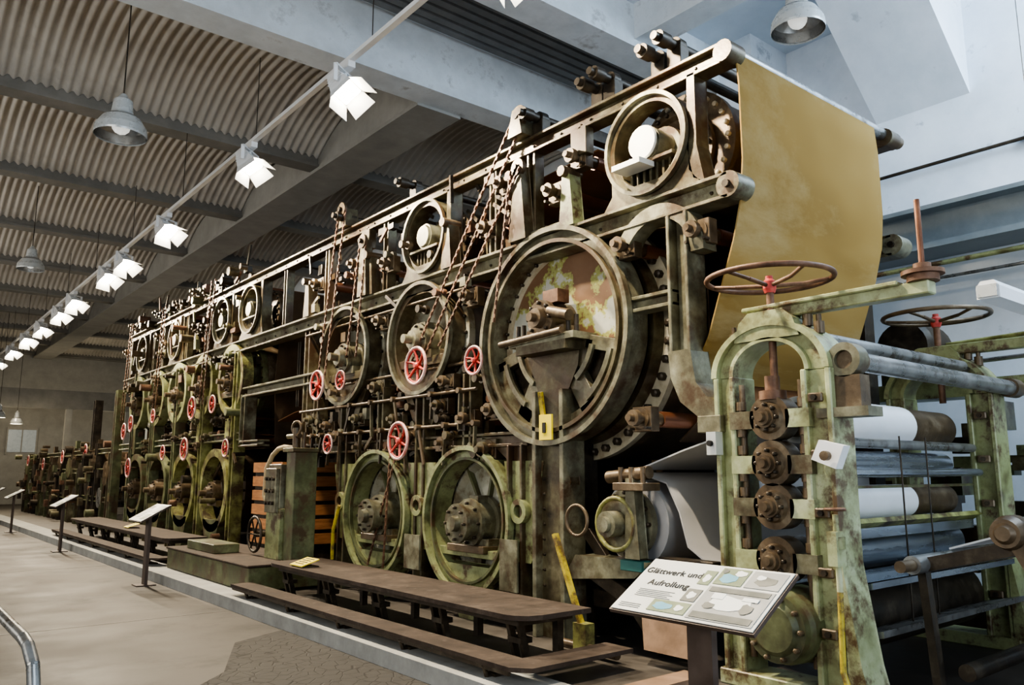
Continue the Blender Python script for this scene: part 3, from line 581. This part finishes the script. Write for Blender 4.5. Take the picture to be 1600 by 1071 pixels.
for i,(z,r) in enumerate(rollz):
    if i<4:
        b.lathe((4.54,yc,z),(1,0,0),[(0,.03),(.03,.035),(.03,.055),(.06,.055),(.06,.07),(.09,.07),(.09,.095),(.13,.11),(.18,.11),(.18,.05),(.5,.05)],'brown',22)
        b.bolts(4.63,yc,z,.083,8,.013,'dark')
        b.box(4.66,4.84,yc-.29,yc-.12,z-.07,z+.05,'grey' if i%2 else 'cgreen');b.box(4.66,4.84,yc+.12,yc+.31,z-.07,z+.05,'cgreen' if i%2 else 'grey');b.ring(4.66,4.8,yc,z,.15,.1,'brown',n=24)
        for dy in(-.23,.24): b.lathe((4.7,yc+dy,z-.12),(0,0,1),[(0,.035),(.05,.035),(.05,.02),(.18,.02),(.18,.035),(.24,.035)],'brown',6)
    xe=7.2
    if i in(0,2):
        b.cyl((4.95,yc,z),(5.1,yc,z),r*.8,'brown',20);b.cyl((5.0,yc,z),(6.45,yc,z),r+.012,'white',36);b.cyl((6.45,yc,z),(xe,yc,z),r,'brown',36)
    elif i<4: b.cyl((4.95,yc,z),(xe,yc,z),r,'chrome',36)
b.lathe((4.5,yc-.05,.54),(1,0,0),[(0,.05),(0,.14),(.03,.17),(.03,.21),(.08,.215),(.12,.23),(.35,.24)],'dgreen',32);b.bolts(4.53,yc-.05,.54,.185,10,.016,'brown')
b.cyl((4.95,yc,.52),(7.2,yc,.52),.25,'dark',36)
b.box(4.95,7.2,yc-.22,yc-.16,1.05,1.12,'chrome');b.box(4.95,7.2,yc-.25,yc-.22,1.39,1.41,'dgreen');b.box(4.95,7.2,yc-.3,yc-.15,.78,.83,'chrome')
b.cyl((4.95,yc-.26,1.7),(7.2,yc-.26,1.7),.035,'steel',16);b.cyl((4.95,yc-.3,1.5),(7.2,yc-.3,1.5),.03,'chrome',16)
b.polyv([(4.95,2.75,1.16),(4.95,2.95,1.05),(4.95,2.97,1.08),(4.95,2.77,1.19)],(2.3,0,0),'lime')
b.polyv([(4.95,2.55,.78),(4.95,3.0,.66),(4.95,3.0,.70),(4.95,2.55,.82)],(2.3,0,0),'chrome')
b.polyv([(4.95,2.5,.5),(4.95,3.0,.38),(4.95,3.0,.42),(4.95,2.5,.54)],(2.3,0,0),'steel')
for y,z,r in((2.52,2.2,.062),(2.8,2.39,.05)):
    b.cyl((4.85,y,z),(7.45,y,z),r,'steel',24);b.cyl((4.75,y,z),(4.9,y,z),r*1.35,'brown',20);b.cyl((7.4,y,z),(7.55,y,z),r*1.3,'brown',20)
b.ring(4.72,4.84,2.52,2.2,.11,.06,'grey',n=20);b.box(4.72,4.84,2.42,2.62,1.9,2.1,'brown');b.box(4.68,4.86,2.36,2.7,1.84,1.9,'grey')
b.cyl((5.6,2.62,.5),(5.6,2.62,1.75),.006,'dark',6);b.cyl((6.0,2.62,.5),(6.0,2.62,1.75),.006,'dark',6)
b.done()
b=B("top_handwheels",CA)
def hwheel(c,Rr,k='rust'):
    x,y,z=c
    b.torus(c,(0,0,1),Rr,.02,k,44,8)
    for i in range(5):
        a=2*pi*i/5+.5;b.cyl((x,y,z-.05),(x+Rr*.55*math.cos(a+.1),y+Rr*.55*math.sin(a+.1),z-.03),.016,k,8);b.cyl((x+Rr*.55*math.cos(a+.1),y+Rr*.55*math.sin(a+.1),z-.03),(x+Rr*math.cos(a),y+Rr*math.sin(a),z),.014,k,8)
    b.lathe((x,y,z-.1),(0,0,1),[(0,.035),(.03,.045),(.08,.045),(.1,.025),(.12,.025)],'red',14)
hwheel((4.75,yc,2.82),.42);b.cyl((4.75,yc,1.95),(4.75,yc,2.8),.026,'rust',12)
b.lathe((4.72,yc,1.98),(0,0,1),[(0,.09),(.06,.09),(.06,.05),(.16,.05)],'rust',14)
hwheel((7.35,yc,2.88),.43,'brown');b.cyl((7.35,yc,2.1),(7.35,yc,2.88),.028,'rust',12)
b.polyv([(4.62,2.56,1.52),(4.62,2.72,1.58),(4.62,2.66,1.7),(4.62,2.5,1.66)],(.08,0,0),'white');b.cyl((4.6,2.6,1.6),(4.56,2.6,1.6),.03,'brown',12)
b.tube([(4.56,2.5,.15),(4.56,2.56,.35),(4.58,2.56,.8)],.018,'yellow',8);b.cyl((4.58,2.56,.8),(4.58,2.56,1.25),.018,'cgreen',8);b.cyl((4.58,2.56,1.05),(4.58,2.56,1.12),.05,'green',10);b.torus((4.58,2.56,1.28),(0,0,1),.055,.01,'rust',16,6)
b.box(4.52,4.62,2.53,2.59,.95,1.15,'cgreen')
b.box(4.6,4.68,3.42,3.5,1.62,1.78,'lampg');b.cyl((4.57,3.46,1.7),(4.6,3.46,1.7),.02,'black',8)
b.done()
# ---------------------------------------------------------------- reel section
RE=empty("reel_stand")
b=B("reel_parts",RE)
b.cyl((4.95,2.3,.95),(7.6,2.3,.95),.055,'steel',24);b.cyl((4.8,2.3,.95),(5.0,2.3,.95),.035,'brown')
b.sheet([(2.31,1.02),(2.0,1.12),(1.3,1.2)],5.5,7.4,'white')
for X in(5.1,7.5):
    b.beam((X,1.75,1.1),(X,1.25,.1),.08,.1,'brown');b.box(X-.06,X+.06,.9,2.3,.1,.2,'dark')
    b.beam((X,2.3,.94),(X,1.7,1.1),.05,.08,'dark')
    b.beam((X,2.3,.92),(X,2.25,.1),.05,.07,'dark')
b.lathe((4.98,1.80,1.16),(1,0,0),[(0,.04),(.03,.06),(.03,.08),(.1,.1),(.2,.1),(.2,.05),(2.9,.05)],'brown',20)
for dy,z in((.5,.35),(.15,.45)): b.cyl((5.1,1.6+dy,z),(7.6,1.6+dy,z),.05,'dark',14)
b.done()
b=B("drive_machinery")
b.box(7.95,8.3,1.6,4.8,2.2,2.36,'green');b.box(8.0,8.2,1.7,1.9,.1,2.2,'dgreen');b.box(8.0,8.2,4.3,4.5,.1,2.2,'dgreen')
for i in range(3): b.cyl((7.9,1.5,2.75-.2*i),(8.6,5.0,2.75-.2*i),.022,['lime','steel','dgreen'][i],10)
b.lathe((7.9,3.6,2.72),(1,0,0),[(0,.08),(0,.25),(.08,.28),(.5,.28),(.5,.08)],'dark',24);b.box(7.95,8.4,3.35,3.85,2.36,2.5,'dgreen')
for i in range(45):
    y=R.uniform(1.5,4.6);z=R.uniform(.3,1.9);x=R.uniform(7.9,8.6);k=R.choice(['dark','dgreen','green','brown','grey','iron'])
    b.box(x,x+R.uniform(.1,.4),y,y+R.uniform(.1,.4),z,z+R.uniform(.05,.3),k)
b.box(7.85,9.0,.5,5.2,.1,.3,'dark');b.torus((7.87,2.1,1.4),(1,0,0),.22,.025,'dark');b.cyl((7.87,2.1,1.4),(8.1,2.1,1.4),.03,'dark')
for y in(1.2,2.0,2.9): b.box(7.9,8.1,y,y+.16,.3,2.2,'green')
b.done()
b=B("fluorescent_fitting");b.polyv([(5.6,1.90,2.62),(5.6,2.04,2.62),(5.6,2.04,2.70),(5.6,2.01,2.74),(5.6,1.93,2.74),(5.6,1.90,2.70)],(1.6,0,0),'white')
b.box(5.58,5.6,1.91,2.03,2.63,2.71,'lampg');b.cyl((6.75,1.97,2.74),(6.75,1.97,7.6),.004,'steel',6);b.cyl((7.1,1.97,2.74),(7.1,1.97,7.6),.004,'steel',6);b.done()
# ---------------------------------------------------------------- signs
def sign(x,y,name="information_sign",main=False,w=.62,d=.36,zb=.86,rise=.2):
    e=empty(name);b=B("post_and_panel",e)
    b.box(x+.16,x+.2,y-.07,y+.07,0.0,zb+.06,'post');b.box(x+.05,x+.3,y-.12,y+.12,0,.015,'post')
    nn=Vector((-rise,0,d)).normalized()
    P=lambda u,v,h=0:Vector((x+v*d,y+w/2-u*w,zb+v*rise))+nn*h
    def q(u0,u1,v0,v1,h,k,t=.002):
        b.polyv([P(u0,v0,h),P(u1,v0,h),P(u1,v1,h),P(u0,v1,h)],nn*t,k)
    def blob(u,v,ru,rv,h,k):
        b.polyv([P(u+ru*math.cos(i*pi/5)*(1+.2*math.sin(i*2.3)),v+rv*math.sin(i*pi/5)*(1+.25*math.cos(i*1.7)),h) for i in range(10)],nn*.001,k)
    q(-.01,1.01,-.02,1.02,-.02,'post',.018);q(0,1,0,1,0,'panel',.004)
    if main:
        q(.45,.53,.62,.88,.005,'pgreen');q(.55,.74,.66,.96,.005,'pgreen');blob(.63,.78,.06,.08,.007,'pblue');blob(.69,.88,.04,.05,.008,'plight');blob(.58,.9,.02,.04,.008,'pdark')
        q(.43,.53,.30,.52,.005,'pdark');blob(.48,.41,.03,.06,.007,'plight');q(.26,.53,.06,.26,.005,'pgreen');blob(.35,.16,.07,.06,.007,'pblue');blob(.47,.16,.03,.05,.008,'plight')
        q(.55,.98,.04,.62,.005,'pgrey')
        q(.57,.96,.52,.6,.007,'pdark');q(.57,.96,.06,.16,.007,'pdark');blob(.75,.36,.14,.12,.008,'plight');blob(.64,.28,.04,.05,.009,'pdark');blob(.88,.3,.04,.08,.009,'pdark');q(.62,.7,.4,.5,.009,'plight');q(.82,.92,.42,.48,.009,'plight')
        q(.76,.98,.66,.96,.005,'pgrey');blob(.87,.8,.07,.08,.007,'pdark');blob(.83,.85,.03,.04,.008,'plight');blob(.49,.74,.025,.07,.007,'plight')
        for i in range(5): q(.09,.36-.03*(i%2),.40-.030*i,.407-.030*i,.005,'pgrey')
        for i in range(3): q(.04,.2,.12-.03*i,.127-.03*i,.005,'pgrey')
        for j,(tx,u,v) in enumerate([("Glättwerk und",.02,.72),("Aufrollung",.11,.50)]):
            cu=bpy.data.curves.new("heading","FONT");cu.body=tx;cu.size=.056;cu.space_character=1.04;cu.extrude=.0004;cu.offset=.0007;cu.materials.append(M['black'])
            o=bpy.data.objects.new("heading_%d"%j,cu);C.objects.link(o);o.parent=e
            X=Vector((0,-1,0));Yv=Vector((d,0,rise)).normalized();Z=X.cross(Yv)
            mt=Matrix((X,Yv,Z)).transposed().to_4x4();mt.translation=P(u,v,.006);o.matrix_world=mt
    else:
        q(.05,.3,.7,.85,.005,'pdark')
        for i in range(6): q(.05,.45,.6-.08*i,.62-.08*i,.005,'pgrey')
        q(.55,.95,.5,.9,.005,'pgrey');q(.6,.9,.1,.4,.005,'pgreen')
    b.done()
sign(2.91,2.42,main=True,w=.8,d=.34,zb=.85,rise=.205)
for y in(11.7,17.6,24,27.5,31,34): sign(2.95,y)
b=B("handrail");b.tube([(.53,6.5,.9),(.53,3.5,.9),(.535,3.42,.885),(.545,3.35,.83),(.55,3.33,.76),(.55,3.33,0)],.022,'steel',16);b.cyl((.53,6.4,.9),(.53,6.4,0),.022,'steel',16);b.cyl((.55,3.33,0),(.55,3.33,.012),.06,'steel');b.done()
# ---------------------------------------------------------------- track lights
TR=empty("lighting_track")
b=B("track_rail",TR);b.box(3.47,3.53,3.0,38,5.68,5.73,'lampw')
for i in range(12): b.cyl((3.5,3.5+i*3,5.73),(3.5,3.5+i*3,6.82 if i>1 else 7.6),.006,'dark',6)
b.done()
def spotlamp(y,power):
    e=empty("track_spotlight");b=B("housing",e)
    c=Vector((3.5,y,5.42));t=Vector((5.0,y-R.uniform(1.6,2.6),2.0));d=(t-c).normalized()
    b.cyl((3.5,y,5.68),(3.5,y,5.56),.02,'lampw',10);b.box(3.46,3.54,y-.14,y+.14,5.61,5.68,'lampw')
    s=d.cross(Vector((0,0,1))).normalized();u=s.cross(d)
    top=Vector((3.5,y,5.6))
    for sg in(-1,1): b.beam(c+s*sg*.2,top+s*sg*.2,.02,.04,'lampw')
    b.beam(top+s*.21,top-s*.21,.04,.02,'lampw')
    q4=((-1,-1),(1,-1),(1,1),(-1,1))
    A=[c-d*.2+s*x*.08+u*yy*.06 for x,yy in q4];Bv=[c+d*.05+s*x*.17+u*yy*.12 for x,yy in q4]
    b.add(A+Bv,[(0,1,2,3),(0,4,5,1),(1,5,6,2),(2,6,7,3),(3,7,4,0)],'lampw')
    for j in range(4): b.polyv([c-d*(.18-j*.04)+s*x*(.09+j*.016)+u*yy*(.072+j*.011) for x,yy in q4],d*.008,'lampw')
    b.add([c+d*.046+s*x*.14+u*yy*.10 for x,yy in q4],[(0,1,2,3)],'hot')
    b.polyv([c+d*.036+s*x*.165+u*yy*.115 for x,yy in q4],d*.003,'lampw')
    for sg in(-1,1):
        b.polyv([c+d*.05+s*sg*.17-u*.12,c+d*.05+s*sg*.17+u*.12,c+d*.17+s*sg*.27+u*.14,c+d*.17+s*sg*.27-u*.14],s*.004,'lampw')
        b.polyv([c+d*.05+u*sg*.12-s*.16,c+d*.05+u*sg*.12+s*.16,c+d*.17+u*sg*.22+s*.18,c+d*.17+u*sg*.22-s*.18],u*.004,'lampw')
    b.done()
    L=bpy.data.lights.new("spot","SPOT");L.energy=power;L.color=(1,.85,.63);L.spot_size=math.radians(112);L.spot_blend=.7;L.shadow_soft_size=.08
    o=bpy.data.objects.new("lamp",L);o.location=c+d*.17;o.rotation_euler=d.to_track_quat('-Z','Y').to_euler();o.parent=e;C.objects.link(o)
for i,y in enumerate([4.4,7.06,9.68,13.3,16.0,17.4,20.6,22.4,25.0,27.5,30.5,34]): spotlamp(y,950 if y<12 else 680)
# ---------------------------------------------------------------- pendant bell lamps
def pendant(x,y,z,r=.25,top=7.0,bk='bulb'):
    e=empty("pendant_lamp");b=B("shade",e)
    b.lathe((x,y,z),(0,0,1),[(0,r),(.02,r*1.02),(.1,r*.98),(.2,r*.75),(.26,r*.45),(.28,r*.42),(.42,r*.36),(.46,r*.2),(.5,r*.1)],'lampg',28,False)
    b.lathe((x,y,z+.015),(0,0,1),[(0,r*.96),(.1,r*.92),(.2,r*.7),(.25,r*.4)],'steel',28,False)
    b.ball((x,y,z+.12),r*.36,bk,14);b.cyl((x,y,z+.48),(x,y,top),.008,'dark',6);b.done()
pendant(1.87,9.2,5.18,.27,7.45);pendant(2.3,18.5,5.6,.25,7.4);pendant(6.6,3.75,5.70,.25,7.6);pendant(2.4,29,5.6,.25,7.4)
pendant(1.6,25.5,3.7,.2,7.4,'warm');pendant(3.6,33,3.4,.2,7.4,'warm');pendant(4.4,35,3.3,.2,7.4,'warm')
for x,y,z in((3.6,33,3.3),(4.4,35,3.2),(4.8,39,3.4),(8,38,3.4)):
    L=bpy.data.lights.new("hall_lamp","POINT");L.energy=60;L.color=(1,.85,.6);L.shadow_soft_size=.1
    o=bpy.data.objects.new("hall_lamp",L);o.location=(x,y,z-.05);C.objects.link(o)
# ---------------------------------------------------------------- lights
def area(name,loc,tgt,sx,sy,e,col):
    L=bpy.data.lights.new(name,"AREA");L.shape='RECTANGLE';L.size=sx;L.size_y=sy;L.energy=e;L.color=col
    o=bpy.data.objects.new(name,L);o.location=loc;o.rotation_euler=(Vector(tgt)-Vector(loc)).to_track_quat('-Z','Y').to_euler();C.objects.link(o)
area("skylight_daylight",(8.6,0.5,7.3),(9.5,3.5,4),2,5,640,(.66,.83,1))
area("added_fill_light",(-5.6,4,3.4),(4.8,6,4.2),9,3.5,430,(1,.95,.86))  # added fill lamp for the machine front; left wall has no window
area("added_fill_light",(-5.6,18,3.4),(4.8,17,5),14,3.5,500,(1,.95,.86))  # second added fill, tilted up to brighten the far machine and ceiling
area("added_fill_light",(3,-5.6,3.0),(5,7,6.6),7,3.5,420,(.74,.87,1))  # added cool uplight for the ceiling beams; no window behind it
w=bpy.data.worlds.new("world");bpy.context.scene.world=w;w.use_nodes=True;w.node_tree.nodes["Background"].inputs[0].default_value=(.6,.7,.85,1);w.node_tree.nodes["Background"].inputs[1].default_value=.3
vs=bpy.context.scene.view_settings;vs.view_transform='AgX'
try: vs.look='AgX - Medium High Contrast'
except Exception: pass
vs.exposure=.25
